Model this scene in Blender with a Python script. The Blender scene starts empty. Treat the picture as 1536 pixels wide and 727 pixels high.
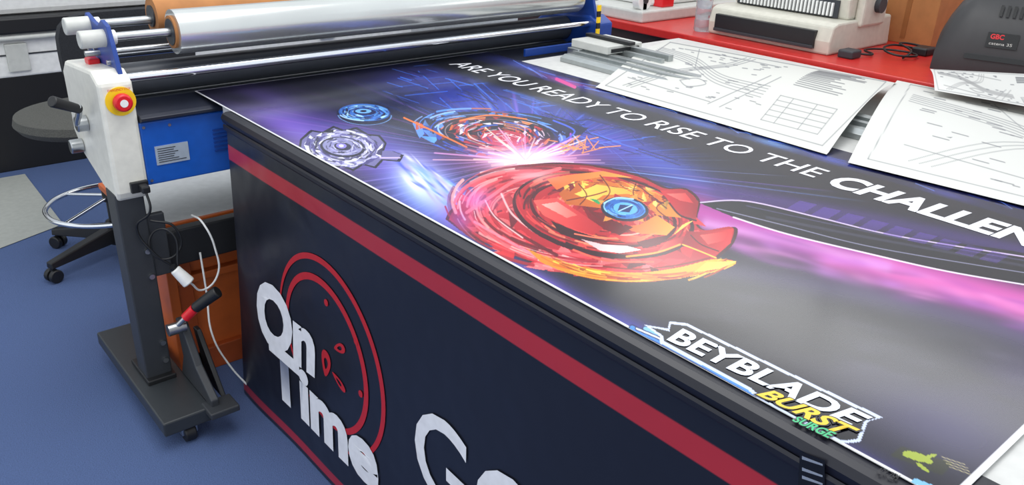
import bpy, bmesh, math, random
import numpy as np
from mathutils import Vector, Matrix
random.seed(4); rng=np.random.RandomState(7)
# ---------------------------------------------------------------- camera frame, image pixels to world points
# world frame: X along laminator rollers, Y along the table, Z up (metres). Camera stands at (0,0,1.53).
E1=np.array((0.7650,-0.2432,0.5963));E2=np.array((-0.6432,-0.3328,0.6896));E3=np.array((0.0307,-0.9111,-0.4110))
CAM=np.array((0,0,1.53)); F=1233.0
def P(u,v,ax,val):
    """image pixel (u,v) unprojected onto the assumed plane ax=val"""
    r=np.array((u-768.,v-363.,F)); w=np.array((r@E1,r@E2,r@E3)); i='xyz'.index(ax)
    return CAM+(val-CAM[i])/w[i]*w
def chart(co):
    d=co-CAM; c=d[:,0:1]*E1+d[:,1:2]*E2+d[:,2:3]*E3
    return 768+F*c[:,0]/c[:,2], 363+F*c[:,1]/c[:,2]
# ---------------------------------------------------------------- materials
def lin(c): 
    c=np.asarray(c,float)/255.; return np.where(c<=.04045,c/12.92,((c+.055)/1.055)**2.4)
MATS={}
def mat(name,rgb,rough=.5,metal=0.,var=.06,scale=40.,bump=0.,trans=0.,spec=.5,coat=0.,alpha=1.):
    if name in MATS: return MATS[name]
    m=bpy.data.materials.new(name); m.use_nodes=True; nt=m.node_tree; b=nt.nodes['Principled BSDF']
    c=lin(rgb); tc=nt.nodes.new('ShaderNodeTexCoord'); n=nt.nodes.new('ShaderNodeTexNoise'); n.inputs['Scale'].default_value=scale; n.inputs['Detail'].default_value=4
    nt.links.new(tc.outputs['Object'],n.inputs['Vector'])
    r=nt.nodes.new('ShaderNodeValToRGB'); r.color_ramp.elements[0].position=.3; r.color_ramp.elements[1].position=.7
    r.color_ramp.elements[0].color=(*(c*(1-var)),1); r.color_ramp.elements[1].color=(*np.minimum(c*(1+var),1),1)
    nt.links.new(n.outputs['Fac'],r.inputs['Fac']); nt.links.new(r.outputs['Color'],b.inputs['Base Color'])
    b.inputs['Roughness'].default_value=rough; b.inputs['Metallic'].default_value=metal
    b.inputs['Specular IOR Level'].default_value=spec; b.inputs['Coat Weight'].default_value=coat
    b.inputs['Transmission Weight'].default_value=trans; b.inputs['Alpha'].default_value=alpha
    if bump:
        bp=nt.nodes.new('ShaderNodeBump'); bp.inputs['Strength'].default_value=bump; bp.inputs['Distance'].default_value=.01
        nt.links.new(n.outputs['Fac'],bp.inputs['Height']); nt.links.new(bp.outputs['Normal'],b.inputs['Normal'])
    MATS[name]=m; return m
def colmat(name,rough,bump=0.,bscale=3.,spec=.5,coat=0.):
    m=bpy.data.materials.new(name); m.use_nodes=True; nt=m.node_tree; b=nt.nodes['Principled BSDF']
    a=nt.nodes.new('ShaderNodeVertexColor'); a.layer_name='Col'; nt.links.new(a.outputs['Color'],b.inputs['Base Color'])
    b.inputs['Roughness'].default_value=rough; b.inputs['Specular IOR Level'].default_value=spec; b.inputs['Coat Weight'].default_value=coat
    if bump:
        tc=nt.nodes.new('ShaderNodeTexCoord'); n=nt.nodes.new('ShaderNodeTexNoise'); n.inputs['Scale'].default_value=bscale
        bp=nt.nodes.new('ShaderNodeBump'); bp.inputs['Strength'].default_value=bump; bp.inputs['Distance'].default_value=.02
        nt.links.new(tc.outputs['Object'],n.inputs['Vector']); nt.links.new(n.outputs['Fac'],bp.inputs['Height']); nt.links.new(bp.outputs['Normal'],b.inputs['Normal'])
    return m
cream=mat('cream_paint',(226,224,214),.35); black=mat('black_paint',(24,25,28),.45); dgrey=mat('dark_grey',(50,53,58),.5)
blue=mat('blue_paint',(22,88,184),.35); dblue=mat('dark_blue',(20,60,140),.4); chrome=mat('chrome',(225,228,232),.12,1.,.02)
steel=mat('brushed_steel',(185,188,190),.3,1.,.05); alu=mat('aluminium',(175,180,180),.35,.8); gplas=mat('grey_plastic',(196,197,192),.4)
red=mat('red_plastic',(215,30,40),.3); yellow=mat('yellow_label',(250,205,30),.4); white=mat('white_plastic',(234,234,232),.35)
wood=mat('orange_wood',(190,92,38),.45,0,.2,8); card=mat('cardboard',(172,116,68),.8,0,.1,20); rubber=mat('rubber_roller',(66,70,78),.38)
fabric=mat('chair_fabric',(38,40,45),.95,0,.2,200,.3); gfabric=mat('seat_fabric',(78,78,74),.95,0,.2,200,.3)
redtop=mat('red_laminate',(200,42,38),.3); wtop=mat('white_laminate',(206,206,203),.4); film=mat('laminate_film',(205,208,206),.22,.75,.10,2.2,.15)
vwhite=mat('white_vinyl',(236,236,240),.4); vred=mat('red_ink',(190,30,40),.4); ink=mat('ink_black',(12,12,22),.3)
# ---------------------------------------------------------------- geometry helpers
col=bpy.context.scene.collection
def grp(name):
    e=bpy.data.objects.new(name,None); e.empty_display_size=.1; col.objects.link(e); return e
def mk(name,bm,m,par=None,smooth=False,bevel=0,seg=2):
    me=bpy.data.meshes.new(name); bmesh.ops.recalc_face_normals(bm,faces=bm.faces[:]) ; bm.to_mesh(me); bm.free()
    o=bpy.data.objects.new(name,me); col.objects.link(o); me.materials.append(m)
    if par: o.parent=par
    if smooth:
        for p in me.polygons: p.use_smooth=True
        me.set_sharp_from_angle(angle=math.radians(40))
    if bevel:
        b=o.modifiers.new('bevel','BEVEL'); b.width=bevel; b.segments=seg; b.limit_method='ANGLE'; b.angle_limit=math.radians(35)
    return o
def box(name,lo,hi,m,par=None,bevel=.003,rot=0,piv=None):
    bm=bmesh.new(); bmesh.ops.create_cube(bm,size=1)
    lo=Vector(lo);hi=Vector(hi); c=(lo+hi)/2; s=hi-lo
    for v in bm.verts: v.co=Vector((v.co.x*s.x,v.co.y*s.y,v.co.z*s.z))+c
    if rot: bmesh.ops.rotate(bm,verts=bm.verts,cent=Vector(piv) if piv else c,matrix=Matrix.Rotation(rot,3,'Z'))
    return mk(name,bm,m,par,False,bevel)
def cyl(name,a,b,r,m,par=None,r2=None,seg=32,bevel=0.0,open_=False):
    a=Vector(a);b=Vector(b); d=b-a; bm=bmesh.new()
    bmesh.ops.create_cone(bm,cap_ends=not open_,segments=seg,radius1=r,radius2=r if r2 is None else r2,depth=d.length)
    q=Vector((0,0,1)).rotation_difference(d.normalized())
    for v in bm.verts: v.co=q@v.co+(a+b)/2
    return mk(name,bm,m,par,True,bevel)
def prism(name,pts,ax,a,b,m,par=None,bevel=.003,smooth=False):
    """extrude a 2-D outline along axis ax from a to b"""
    bm=bmesh.new(); idx={'x':lambda p,t:(t,p[0],p[1]),'y':lambda p,t:(p[0],t,p[1]),'z':lambda p,t:(p[0],p[1],t)}[ax]
    A=[bm.verts.new(idx(p,a)) for p in pts]; B=[bm.verts.new(idx(p,b)) for p in pts]
    bm.faces.new(A); bm.faces.new(B[::-1]); n=len(pts)
    for i in range(n): bm.faces.new((A[i],A[(i+1)%n],B[(i+1)%n],B[i]))
    return mk(name,bm,m,par,smooth,bevel)
def tube(name,pts,r,m,par=None,cyclic=False):
    cu=bpy.data.curves.new(name,'CURVE'); cu.dimensions='3D'; cu.bevel_depth=r; cu.bevel_resolution=4; cu.resolution_u=10; cu.use_fill_caps=True
    s=cu.splines.new('BEZIER'); s.bezier_points.add(len(pts)-1)
    for bp,p in zip(s.bezier_points,pts): bp.co=p; bp.handle_left_type=bp.handle_right_type='AUTO'
    s.use_cyclic_u=cyclic; o=bpy.data.objects.new(name,cu); col.objects.link(o); cu.materials.append(m)
    if par: o.parent=par
    return o
def lathe(name,prof,c,m,par=None,seg=40):
    bm=bmesh.new(); rings=[]
    for r,z in prof:
        rings.append([bm.verts.new((c[0]+r*math.cos(2*math.pi*i/seg),c[1]+r*math.sin(2*math.pi*i/seg),c[2]+z)) for i in range(seg)])
    for A,B in zip(rings,rings[1:]):
        for i in range(seg): bm.faces.new((A[i],A[(i+1)%seg],B[(i+1)%seg],B[i]))
    bm.faces.new(rings[0][::-1]); bm.faces.new(rings[-1]); return mk(name,bm,m,par,True)
def flat(name,pts,m,par=None):
    bm=bmesh.new(); bm.faces.new([bm.verts.new(p) for p in pts])
    me=bpy.data.meshes.new(name); bm.to_mesh(me); bm.free(); o=bpy.data.objects.new(name,me); col.objects.link(o); me.materials.append(m)
    if par:o.parent=par
    return o
def text_quad(name,s,quad,m,par,weight=0.,shear=0.,off=(0,0,0),fit=None):
    """lettering cut from sheet, fitted to the world quad tl,tr,br,bl"""
    def mesh(w):
        cu=bpy.data.curves.new('t','FONT'); cu.body=s; cu.offset=w; cu.shear=shear; cu.resolution_u=4
        o=bpy.data.objects.new('t',cu); col.objects.link(o); bpy.context.view_layer.update()
        me=bpy.data.meshes.new_from_object(o.evaluated_get(bpy.context.evaluated_depsgraph_get())); bpy.data.objects.remove(o); return me
    m0=mesh(0.); c=np.array([v.co[:] for v in m0.vertices]); lo=c.min(0);hi=c.max(0)
    me=mesh(weight) if weight else m0
    tl,tr,br,bl=[np.array(q,float) for q in quad]
    for v in me.vertices:
        a=(v.co.x-lo[0])/(hi[0]-lo[0]); b=(v.co.y-lo[1])/(hi[1]-lo[1])
        p=(1-b)*((1-a)*bl+a*br)+b*((1-a)*tl+a*tr)+np.array(off)
        if fit: p[0]=fit(p[1],p[2])+off[0]
        v.co=Vector(p)
    me.materials.clear(); me.materials.append(m); o=bpy.data.objects.new(name,me); col.objects.link(o); o.parent=par; return o
# ---------------------------------------------------------------- print painter (vertex colours on a fine mesh)
class Sheet:
    def __init__(s,nx,ny,fn,base):
        a,b=np.meshgrid(np.linspace(0,1,nx),np.linspace(0,1,ny)); s.a=a.ravel(); s.b=b.ravel(); s.nx=nx;s.ny=ny
        s.co=fn(s.a,s.b); s.U,s.V=chart(s.co); s.c=np.tile(np.array(base,float),(nx*ny,1))
    def box(s,x0,y0,x1,y1): return np.where((s.U>x0)&(s.U<x1)&(s.V>y0)&(s.V<y1))[0]
    def mix(s,i,c,a): a=np.clip(a,0,1)[:,None]; s.c[i]=s.c[i]*(1-a)+np.array(c,float)*a
    def add(s,i,c,a): s.c[i]=255-(255-s.c[i])*(1-np.array(c,float)/255*np.clip(a,0,1)[:,None])
    def loc(s,i,cx,cy,rx,ry,ang):
        t=math.radians(ang); x=s.U[i]-cx; y=s.V[i]-cy
        return ((x*math.cos(t)+y*math.sin(t))/rx)**2+((-x*math.sin(t)+y*math.cos(t))/ry)**2
    def glow(s,cx,cy,rx,ry,ang,c,a=1,add=False):
        R=2.4*max(rx,ry); i=s.box(cx-R,cy-R,cx+R,cy+R); w=a*np.exp(-s.loc(i,cx,cy,rx,ry,ang)); (s.add if add else s.mix)(i,c,w)
    def ell(s,cx,cy,rx,ry,ang,c,a=1,hole=0,arc=None):
        R=max(rx,ry)+2; i=s.box(cx-R,cy-R,cx+R,cy+R); d=np.sqrt(s.loc(i,cx,cy,rx,ry,ang)); k=(d<1)&(d>=hole)
        if arc:
            t=np.degrees(np.arctan2((s.V[i]-cy)/ry,(s.U[i]-cx)/rx))%360; k&=((t-arc[0])%360)<(arc[1]-arc[0])
        s.mix(i[k],c,np.full(k.sum(),a))
    def poly(s,pts,c,a=1.,c2=None):
        p=np.array(pts,float); i=s.box(p[:,0].min(),p[:,1].min(),p[:,0].max(),p[:,1].max())
        x=s.U[i];y=s.V[i]; ins=np.zeros(len(i),bool); n=len(p)
        for k in range(n):
            x0,y0=p[k];x1,y1=p[(k+1)%n]
            if y0==y1: continue
            ins^=((y0>y)!=(y1>y))&(x<(x1-x0)*(y-y0)/(y1-y0)+x0)
        j=i[ins]
        if c2 is not None and len(j):
            t=((s.U[j]-p[:,0].min())/(np.ptp(p[:,0])+1e-6))[:,None]; cc=np.array(c,float)*(1-t)+np.array(c2,float)*t
            s.c[j]=s.c[j]*(1-a)+cc*a
        else: s.mix(j,c,np.full(len(j),a))
    def dist(s,i,pts):
        d=np.full(len(i),1e9); x=s.U[i];y=s.V[i]
        for (x0,y0),(x1,y1) in zip(pts,pts[1:]):
            dx,dy=x1-x0,y1-y0; t=np.clip(((x-x0)*dx+(y-y0)*dy)/(dx*dx+dy*dy+1e-9),0,1)
            d=np.minimum(d,np.hypot(x-x0-t*dx,y-y0-t*dy))
        return d
    def stroke(s,pts,w,c,a=1.,soft=False,add=False):
        if len(pts)>2: pts=smooth(pts)
        p=np.array(pts); R=w*(2.4 if soft else 1)+1; i=s.box(p[:,0].min()-R,p[:,1].min()-R,p[:,0].max()+R,p[:,1].max()+R)
        d=s.dist(i,pts); k=a*np.exp(-(d/w)**2) if soft else a*np.clip(w/2+.5-d,0,1); (s.add if add else s.mix)(i,c,k)
    def arcs(s,cx,cy,rx,ry,ang,n,pal,r0,r1,w0,w1,seed,span=(15,70),rng_=(0,360)):
        """swirling highlight strokes around a spinning top"""
        q=np.random.RandomState(seed); t=math.radians(ang)
        for k in range(n):
            f=q.uniform(r0,r1); a0=q.uniform(*rng_); sp=q.uniform(*span); pts=[]
            dr=q.uniform(-.06,.06)
            for j in range(7):
                a=math.radians(a0+sp*j/6); ff=f+dr*j/6; x=ff*rx*math.cos(a); y=ff*ry*math.sin(a)
                pts.append((cx+x*math.cos(t)-y*math.sin(t),cy+x*math.sin(t)+y*math.cos(t)))
            p=np.array(pts); w=q.uniform(w0,w1); i=s.box(p[:,0].min()-w-1,p[:,1].min()-w-1,p[:,0].max()+w+1,p[:,1].max()+w+1)
            d=s.dist(i,pts); s.mix(i,pal[q.randint(len(pal))],q.uniform(.4,.95)*np.clip(w/2+.5-d,0,1))
    def build(s,name,m,par=None):
        nx,ny=s.nx,s.ny; me=bpy.data.meshes.new(name); N=nx*ny
        g=np.arange(N).reshape(ny,nx); f=np.stack([g[:-1,:-1],g[:-1,1:],g[1:,1:],g[1:,:-1]],-1).reshape(-1,4)
        me.vertices.add(N); me.vertices.foreach_set('co',s.co.ravel()); me.loops.add(f.size); me.loops.foreach_set('vertex_index',f.ravel())
        me.polygons.add(len(f)); me.polygons.foreach_set('loop_start',np.arange(len(f))*4)
        me.update(); me.validate()
        at=me.color_attributes.new('Col','FLOAT_COLOR','POINT'); rg=np.ones((N,4)); rg[:,:3]=lin(np.clip(s.c,0,255)); at.data.foreach_set('color',rg.ravel())
        me.shade_smooth(); me.materials.append(m)
        o=bpy.data.objects.new(name,me); col.objects.link(o)
        if par:o.parent=par
        return o
def smooth(pts,n=8):
    p=[pts[0]]+list(pts)+[pts[-1]]; out=[]
    for k in range(1,len(p)-2):
        a,b,c,d=[np.array(q,float) for q in p[k-1:k+3]]
        for t in np.linspace(0,1,n,endpoint=False): out.append(tuple(.5*((2*b)+(-a+c)*t+(2*a-5*b+4*c-d)*t*t+(-a+3*b-3*c+d)*t**3)))
    out.append(tuple(pts[-1])); return out
# ---------------------------------------------------------------- room
carpet=mat('blue_carpet',(76,96,140),.95,0,.16,260,.4)
box('floor',(-3,-2,-.05),(4.0,5.7,0),carpet,None,0)
flat('floor_lino',[(.705,4.75,.003),(.69,3.93,.003),(-.6,3.35,.003),(-2.9,3.4,.003),(-2.9,4.8,.003)],mat('lino',(170,172,166),.5))
wallm=mat('wall_paint',(218,220,221),.8)
box('wall_back',(-3,5.7,0),(4.1,5.8,3.3),wallm,None,0)
wr=grp('wall_right')
for n,lo,hi in (('lower',(4.0,-2,0),(4.1,5.7,2.40)),('upper',(4.0,-2,2.95),(4.1,5.7,3.3)),('pier_a',(4.0,3.4,2.40),(4.1,5.7,2.95)),('pier_b',(4.0,-2,2.40),(4.1,-1.0,2.95))):
    box(n,lo,hi,wallm,wr,0)
wn=grp('window_1')
for y in (-1.0,.46,1.93,3.36): box('mullion',(4.02,y,2.40),(4.08,y+.04,2.95),white,wn)
for z in (2.40,2.91): box('rail',(4.02,-1,z),(4.08,3.4,z+.04),white,wn)
# ---------------------------------------------------------------- tables
TZ=.92
wt=grp('work_table')
box('top',(.83,-.9,.885),(2.78,2.20,TZ),wtop,wt,.004)
for x in (.95,2.6):
    for y in (-.7,2.0): box('leg',(x,y,0),(x+.06,y+.06,.885),dgrey,wt)
box('rail',(.95,-.7,.80),(2.66,-.66,.885),dgrey,wt)
rc=grp('red_counter')
box('top',(2.80,-1.6,.90),(3.98,3.3,.935),redtop,rc,.004)
box('carcass',(2.84,-1.6,0),(3.98,3.3,.90),mat('dark_laminate',(60,40,42),.5),rc,.003)
# ---------------------------------------------------------------- banner draped on the table side
bn=grp('vinyl_banner')
def bx(Y,Z):
    k=1-np.clip(Z/.918,0,1); return .799+.005*np.sin(Y*5+1)*k+.0035*np.sin(Y*11+Z*3)*k+.006*np.sin(Y*2.3+Z*5)*k
def ban(a,b):
    Y=(2.10+.08*(1-b))-a*2.75; Z=.004+b*.914
    return np.stack([bx(Y,Z),Y,Z],1)
S=Sheet(330,300,ban,(25,27,38))
z=S.co[:,2]
def band(z0,z1,c): S.c[(z>z0)&(z<z1)]=c
band(.795,.838,(172,44,56)); band(.018,.048,(164,36,50))
S.build('drape',colmat('banner_print',.30,.4,5),bn)
hem=mat('hem_vinyl',(19,20,32),.42,0,.1,3,.2)
prism('hem',[(.797,.895),(.793,.908),(.798,.919),(.808,.9225),(.90,.9225),(.90,.9195),(.815,.9195),(.803,.915),(.803,.895)],'y',-.65,2.12,hem,bn,0)
prism('seam',[(.794,.878),(.7925,.882),(.7925,.890),(.795,.895)],'y',-.65,2.11,hem,bn,0)
BX=.795
def B(u,v,o=.797): return P(u,v,'x',o)
def bq(*p): return [B(u,v,BX) for u,v in p]
text_quad('lettering_on','On',bq((386,414),(468,481),(469,560),(392,502)),vwhite,bn,.045,off=(-.003,0,0),fit=bx)
text_quad('lettering_time','Time',bq((408,512),(562,652),(563,733),(414,582)),vwhite,bn,.045,off=(-.0035,0,0),fit=bx)
g0=B(622,650,BX); g1=B(708,705,BX); gt=B(655,622,BX)[2]; gw=g0[1]-g1[1]; gh=gw*1.12
text_quad('lettering_go','GOODS',[(BX,g0[1],gt),(BX,g0[1]-gw*5.2,gt),(BX,g0[1]-gw*5.2,gt-gh),(BX,g0[1],gt-gh)],vwhite,bn,.008,off=(-.003,0,0),fit=bx)
def arc(name,c,ry,rz,wid,t0,t1,m):
    bm=bmesh.new(); n=64; A=[];Bv=[]
    for i in range(n+1):
        f=i/n; t=math.radians(t0+(t1-t0)*f); w=wid*(math.sin(math.pi*min(1,max(0,f*.96+.03)))**.4)
        for lst,q in ((A,0),(Bv,w)):
            y_=c[1]-(ry-q)*math.cos(t); z_=c[2]+(rz-q)*math.sin(t); lst.append(bm.verts.new((bx(y_,z_)-.002,y_,z_)))
    for i in range(n): bm.faces.new((A[i],A[i+1],Bv[i+1],Bv[i]))
    return mk(name,bm,m,bn)
L_=B(425,520,BX);R_=B(577,600,BX)
ry=(L_[1]-R_[1])/2; c=np.array((BX,(L_[1]+R_[1])/2,(B(500,540,BX)[2])))
arc('clock_ring_outer',c,ry,ry,.018,-75,170,vred)
arc('clock_ring_inner',c+np.array((0,.02,-.005)),ry*.80,ry*.80,.020,-120,215,vred)
def leaf(u,v,l,w,ang):
    cc=B(u,v,BX); bm=bmesh.new(); t=math.radians(ang); n=24; O=[];I=[]
    for i in range(n):
        a=2*math.pi*i/n; lx=l*math.cos(a); wz=w*math.sin(a)*(1+.4*math.cos(a))
        for lst,k in ((O,1),(I,.42)): 
            y=cc[1]-(lx*math.cos(t)-wz*math.sin(t))*k; zz=cc[2]+(lx*math.sin(t)+wz*math.cos(t))*k; lst.append(bm.verts.new((bx(y,zz)-.002,y,zz)))
    for i in range(n): bm.faces.new((O[i],O[(i+1)%n],I[(i+1)%n],I[i]))
    mk('clock_hand',bm,vred,bn)
leaf(488,545,.040,.022,80); leaf(508,522,.030,.012,25); leaf(508,572,.034,.011,-20)
for u,v in ((487,454),(533,512),(541,590)):
    cc=B(u,v,BX); xx=bx(cc[1],cc[2]); cyl('clock_tick',(xx-.0015,cc[1],cc[2]),(xx-.003,cc[1],cc[2]),.009,vred,bn,seg=16)
tp=grp('tape_strip'); 
flat('tape',[B(1200,676,.790),B(1237,690,.790),B(1237,745,.790),B(1197,727,.790)],mat('black_tape',(20,20,22),.15),tp)
for v in (683,700,712): flat('tape_band',[B(1203,v,.7895),B(1234,v+12,.7895),B(1234,v+15,.7895),B(1203,v+5,.7895)],mat('tape_silver',(190,195,200),.25,.6),tp)  # thin silver stripes across the black tape
# ---------------------------------------------------------------- poster
X0,X1,Y0,Y1=.820,1.897,.212,2.370; PZ=.9255
po=grp('printed_poster')
S=Sheet(640,1280,lambda a,b:np.stack([X0+a*(X1-X0),Y0+b*(Y1-Y0),np.full_like(a,PZ)],1),(15,15,28))
X=S.co[:,0];Y=S.co[:,1]; every=np.arange(len(X))
g=S.glow
g(440,190,130,32,28,(128,98,205),.85); g(560,215,110,28,20,(104,80,205),.65); g(620,115,90,14,0,(80,62,165),.5)
g(740,165,150,40,14,(40,64,205),.8); g(900,205,120,36,24,(44,58,190),.7); g(1010,255,110,22,26,(70,92,220),.6)
g(600,260,70,20,20,(120,70,190),.6); g(500,118,110,12,-6,(30,29,42),.8); g(350,145,60,14,12,(20,20,30),.8)
g(640,330,110,34,35,(70,40,128),.5); g(700,390,90,22,32,(26,20,46),.6)
# radial light streaks from the clash
ip=P(790,238,'z',PZ); dx=X-ip[0]; dy=Y-ip[1]; th=np.arctan2(dy,dx); rr=np.hypot(dx,dy)
near=rr<.95
for k in range(230):
    a0=rng.uniform(-math.pi,math.pi); w=rng.uniform(.002,.012); L=rng.uniform(.15,.9); st=rng.uniform(.0,.18)
    d=np.abs((th-a0+math.pi)%(2*math.pi)-math.pi); i=np.where(near&(d<3*w)&(S.V<330))[0]
    al=rng.uniform(.2,.75)*np.exp(-(d[i]/w)**2)*np.exp(-(rr[i]/L)**2*1.5)*np.clip((rr[i]-st)*20,0,1)
    cdir=rng.rand(); ccol=(60,110,255) if cdir<.55 else ((140,190,255) if cdir<.7 else (180,90,220))
    if 2.2<abs(a0) : ccol=(160,130,230)
    S.add(i,ccol,al)
    if k%3==0: S.mix(i,(8,8,22),al*.9)
for k in range(110):
    u=rng.uniform(570,980); v=98+max(0,u-640)*.28+rng.uniform(-5,52); l=rng.uniform(15,70); sl=rng.choice([.27,.30,.34,-.10,.9])
    S.stroke([(u,v),(u+l,v+l*sl)],rng.uniform(.8,1.8),(60,120,230) if rng.rand()<.6 else (14,16,60),rng.uniform(.3,.8))
# black title band, galaxy strip beyond
k=(X>1.575)&(X<1.775); S.mix(every[k],(12,12,21),np.clip((X[k]-1.575)/.05,0,1)*.95)
k=X>1.775; S.mix(every[k],(18,20,54),np.full(k.sum(),.85))
for u,v,c in ((790,100,(60,80,200)),(850,122,(200,90,200)),(930,150,(50,70,180)),(1050,185,(70,110,210)),(1160,215,(90,150,220)),(1250,240,(60,80,190)),(1420,290,(60,60,150))):
    g(u,v,42,5,15,c,.7)
for k in range(46):
    u=rng.uniform(770,1500); v=77+(u-735)*.285+rng.uniform(3,16); S.stroke([(u,v),(u+rng.uniform(15,60),v+rng.uniform(4,17))],1.3,(110,150,240) if k%2 else (40,60,160),.6)
S.stroke([(835,118),(862,130)],5,(225,70,150),.9)
# pink energy band and black chrome ribbons
S.stroke([(1040,315),(1180,350),(1340,400),(1600,470)],30,(186,62,160),.9,soft=True)
S.stroke([(1250,385),(1400,425),(1620,480)],24,(224,100,180),.8,soft=True)
S.stroke([(1060,335),(1200,365),(1330,400)],9,(215,150,215),.7,soft=True)
S.stroke([(1000,400),(1200,425),(1400,465),(1560,510)],20,(84,74,112),.7,soft=True)
S.stroke([(1080,285),(1250,318),(1560,380)],14,(60,40,110),.8,soft=True)
for k in range(60):
    u=rng.uniform(1080,1560); v=330+(u-1080)*.27+rng.uniform(-10,42); g(u,v,rng.uniform(15,50),rng.uniform(3,8),rng.uniform(8,20),[(240,150,215),(150,60,160),(200,120,220),(110,40,120)][k%4],.3)
S.poly(smooth([(1045,302),(1120,300),(1230,325),(1350,352),(1560,385),(1560,428),(1420,405),(1300,378),(1180,350),(1100,325)]),(12,11,20))
S.stroke([(1050,303),(1120,301),(1230,326),(1350,354),(1560,388)],2,(210,190,230)); S.stroke([(1075,312),(1180,338),(1320,372),(1560,412)],1.5,(130,130,155))
S.stroke([(1100,325),(1180,350),(1300,379),(1420,406),(1560,430)],2.2,(240,225,245))
S.stroke([(1150,325),(1300,355),(1560,402)],4,(52,52,70),.8); S.stroke([(1120,308),(1240,334),(1400,366),(1560,394)],2,(70,66,100),.8)
for i_ in range(9): 
    u=1200+i_*36; v=300+i_*9.5; S.poly([(u,v),(u+26,v+6),(u+6,v+18),(u-20,v+12)],(96,66,170),.45)
g(1120,455,200,34,16,(10,10,15),.95); g(1330,520,160,44,20,(28,28,38),.6); g(1000,450,130,26,22,(10,9,16),.8)
S.stroke([(740,395),(900,480),(1100,590),(1330,720)],22,(66,56,170),.85,soft=True)
g(800,418,60,14,26,(130,100,205),.7); g(960,500,70,20,30,(64,60,170),.6); g(1420,640,170,60,20,(46,38,104),.65); g(1536,560,90,50,0,(66,48,106),.5)
for k in range(40):
    u=rng.uniform(1040,1540); v=440+(u-1040)*.2+rng.uniform(-25,70); g(u,v,rng.uniform(20,60),rng.uniform(4,12),rng.uniform(5,25),(72,68,88) if k%2 else (12,12,18),.25)
for k in range(24):
    u=rng.uniform(760,1250); v=415+(u-760)*.56+rng.uniform(-14,10); l=rng.uniform(30,90); S.stroke([(u,v),(u+l,v+l*.56)],rng.uniform(1,3),(110,120,230) if k%2 else (20,16,60),.3)
# light trail and clash
g(640,288,72,42,35,(84,120,230),.95); g(632,272,42,26,40,(225,238,255),1); g(668,300,32,20,45,(200,212,255),.85); g(690,325,40,22,40,(120,100,215),.7)
for k in range(50):
    u=rng.uniform(600,690); v=248+(u-605)*.6+rng.uniform(-20,20); l=rng.uniform(10,34); g(u,v,l*.6,rng.uniform(1,3),rng.uniform(28,52),[(110,160,250),(245,250,255),(60,80,200),(160,150,240)][k%4],.7)
# --- shard helper
def shards(cx,cy,rx,ry,ang,n,pal,r0=.3,r1=1.,size=14,seed=0,arcr=(0,360)):
    q=np.random.RandomState(seed); t=math.radians(ang)
    for k in range(n):
        f=math.sqrt(q.uniform(r0*r0,r1*r1)); a=math.radians(q.uniform(*arcr)); s_=size*q.uniform(.5,1.3)
        x=f*rx*math.cos(a); y=f*ry*math.sin(a); tx=-rx*math.sin(a);ty=ry*math.cos(a); l=math.hypot(tx,ty); tx/=l;ty/=l
        sw=q.uniform(.5,1.1); pts=[(x-tx*s_,y-ty*s_),(x+tx*s_*sw+ x*.04,y+ty*s_*sw+y*.04),(x+tx*s_*.4-x*.16*q.rand(),y+ty*s_*.4-y*.22*q.rand()),(x-tx*s_*.3-x*.1,y-ty*s_*.3-y*.12)]
        pts=[(cx+px*math.cos(t)-py*math.sin(t),cy+px*math.sin(t)+py*math.cos(t)) for px,py in pts]
        c0=np.array(pal[q.randint(len(pal))],float); S.poly(pts,c0,.95,np.clip(c0*q.uniform(.55,1.35),0,255))
# --- small blue top
S.ell(547,171,42,16,2,(12,16,50)); S.ell(547,168,39,13,2,(44,90,170))
shards(547,168,38,12,2,60,[(90,160,225),(20,36,100),(50,100,190),(160,210,245),(14,20,60)],.45,1,7,31)
S.arcs(547,168,40,13,2,36,[(190,230,255),(12,18,60),(70,140,220),(120,190,240)],.3,1,.8,1.8,61)
S.ell(547,167,17,5,2,(16,26,76)); S.ell(545,166,12,3.4,0,(110,170,230)); S.ell(545,166,5,1.6,0,(15,20,50)); S.ell(547,172,41,15,2,(130,180,240),.7,.95,(0,180))
# --- silver / violet top
sil=[(450,208),(466,194),(484,197),(500,188),(516,194),(535,190),(552,200),(570,202),(580,214),(576,226),(590,226),(606,232),(600,242),(575,240),(564,252),(545,247),(530,256),(512,249),(492,252),(480,243),(462,240),(460,228),(448,222)]
S.poly(sil,(14,12,36)); S.poly([(515+(x-515)*.95,221+(y-221)*.90) for x,y in sil],(104,100,152))
shards(515,221,58,28,4,120,[(225,225,245),(60,54,110),(150,148,200),(24,22,50),(190,188,225),(245,245,252)],.5,1,10,41)
S.arcs(515,221,58,28,4,46,[(250,250,255),(18,16,44),(170,168,214),(90,84,150)],.5,1.,1,2.6,62,(10,50))
S.ell(514,220,34,15,5,(20,18,44)); S.ell(514,219,30,13,5,(130,130,176)); shards(514,219,31,13,5,50,[(210,208,236),(80,74,130),(38,34,70),(170,168,212)],.3,1,7,42)
S.arcs(514,219,31,13,5,26,[(250,250,255),(18,16,44),(150,148,204)],.3,1.,.8,2,63)
S.ell(514,219,13,6,5,(26,22,56)); S.ell(512,218,8,4,5,(130,120,200)); S.ell(512,218,3.6,2,5,(230,230,252)); S.stroke([(570,236),(600,236)],2,(200,180,235))
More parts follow.
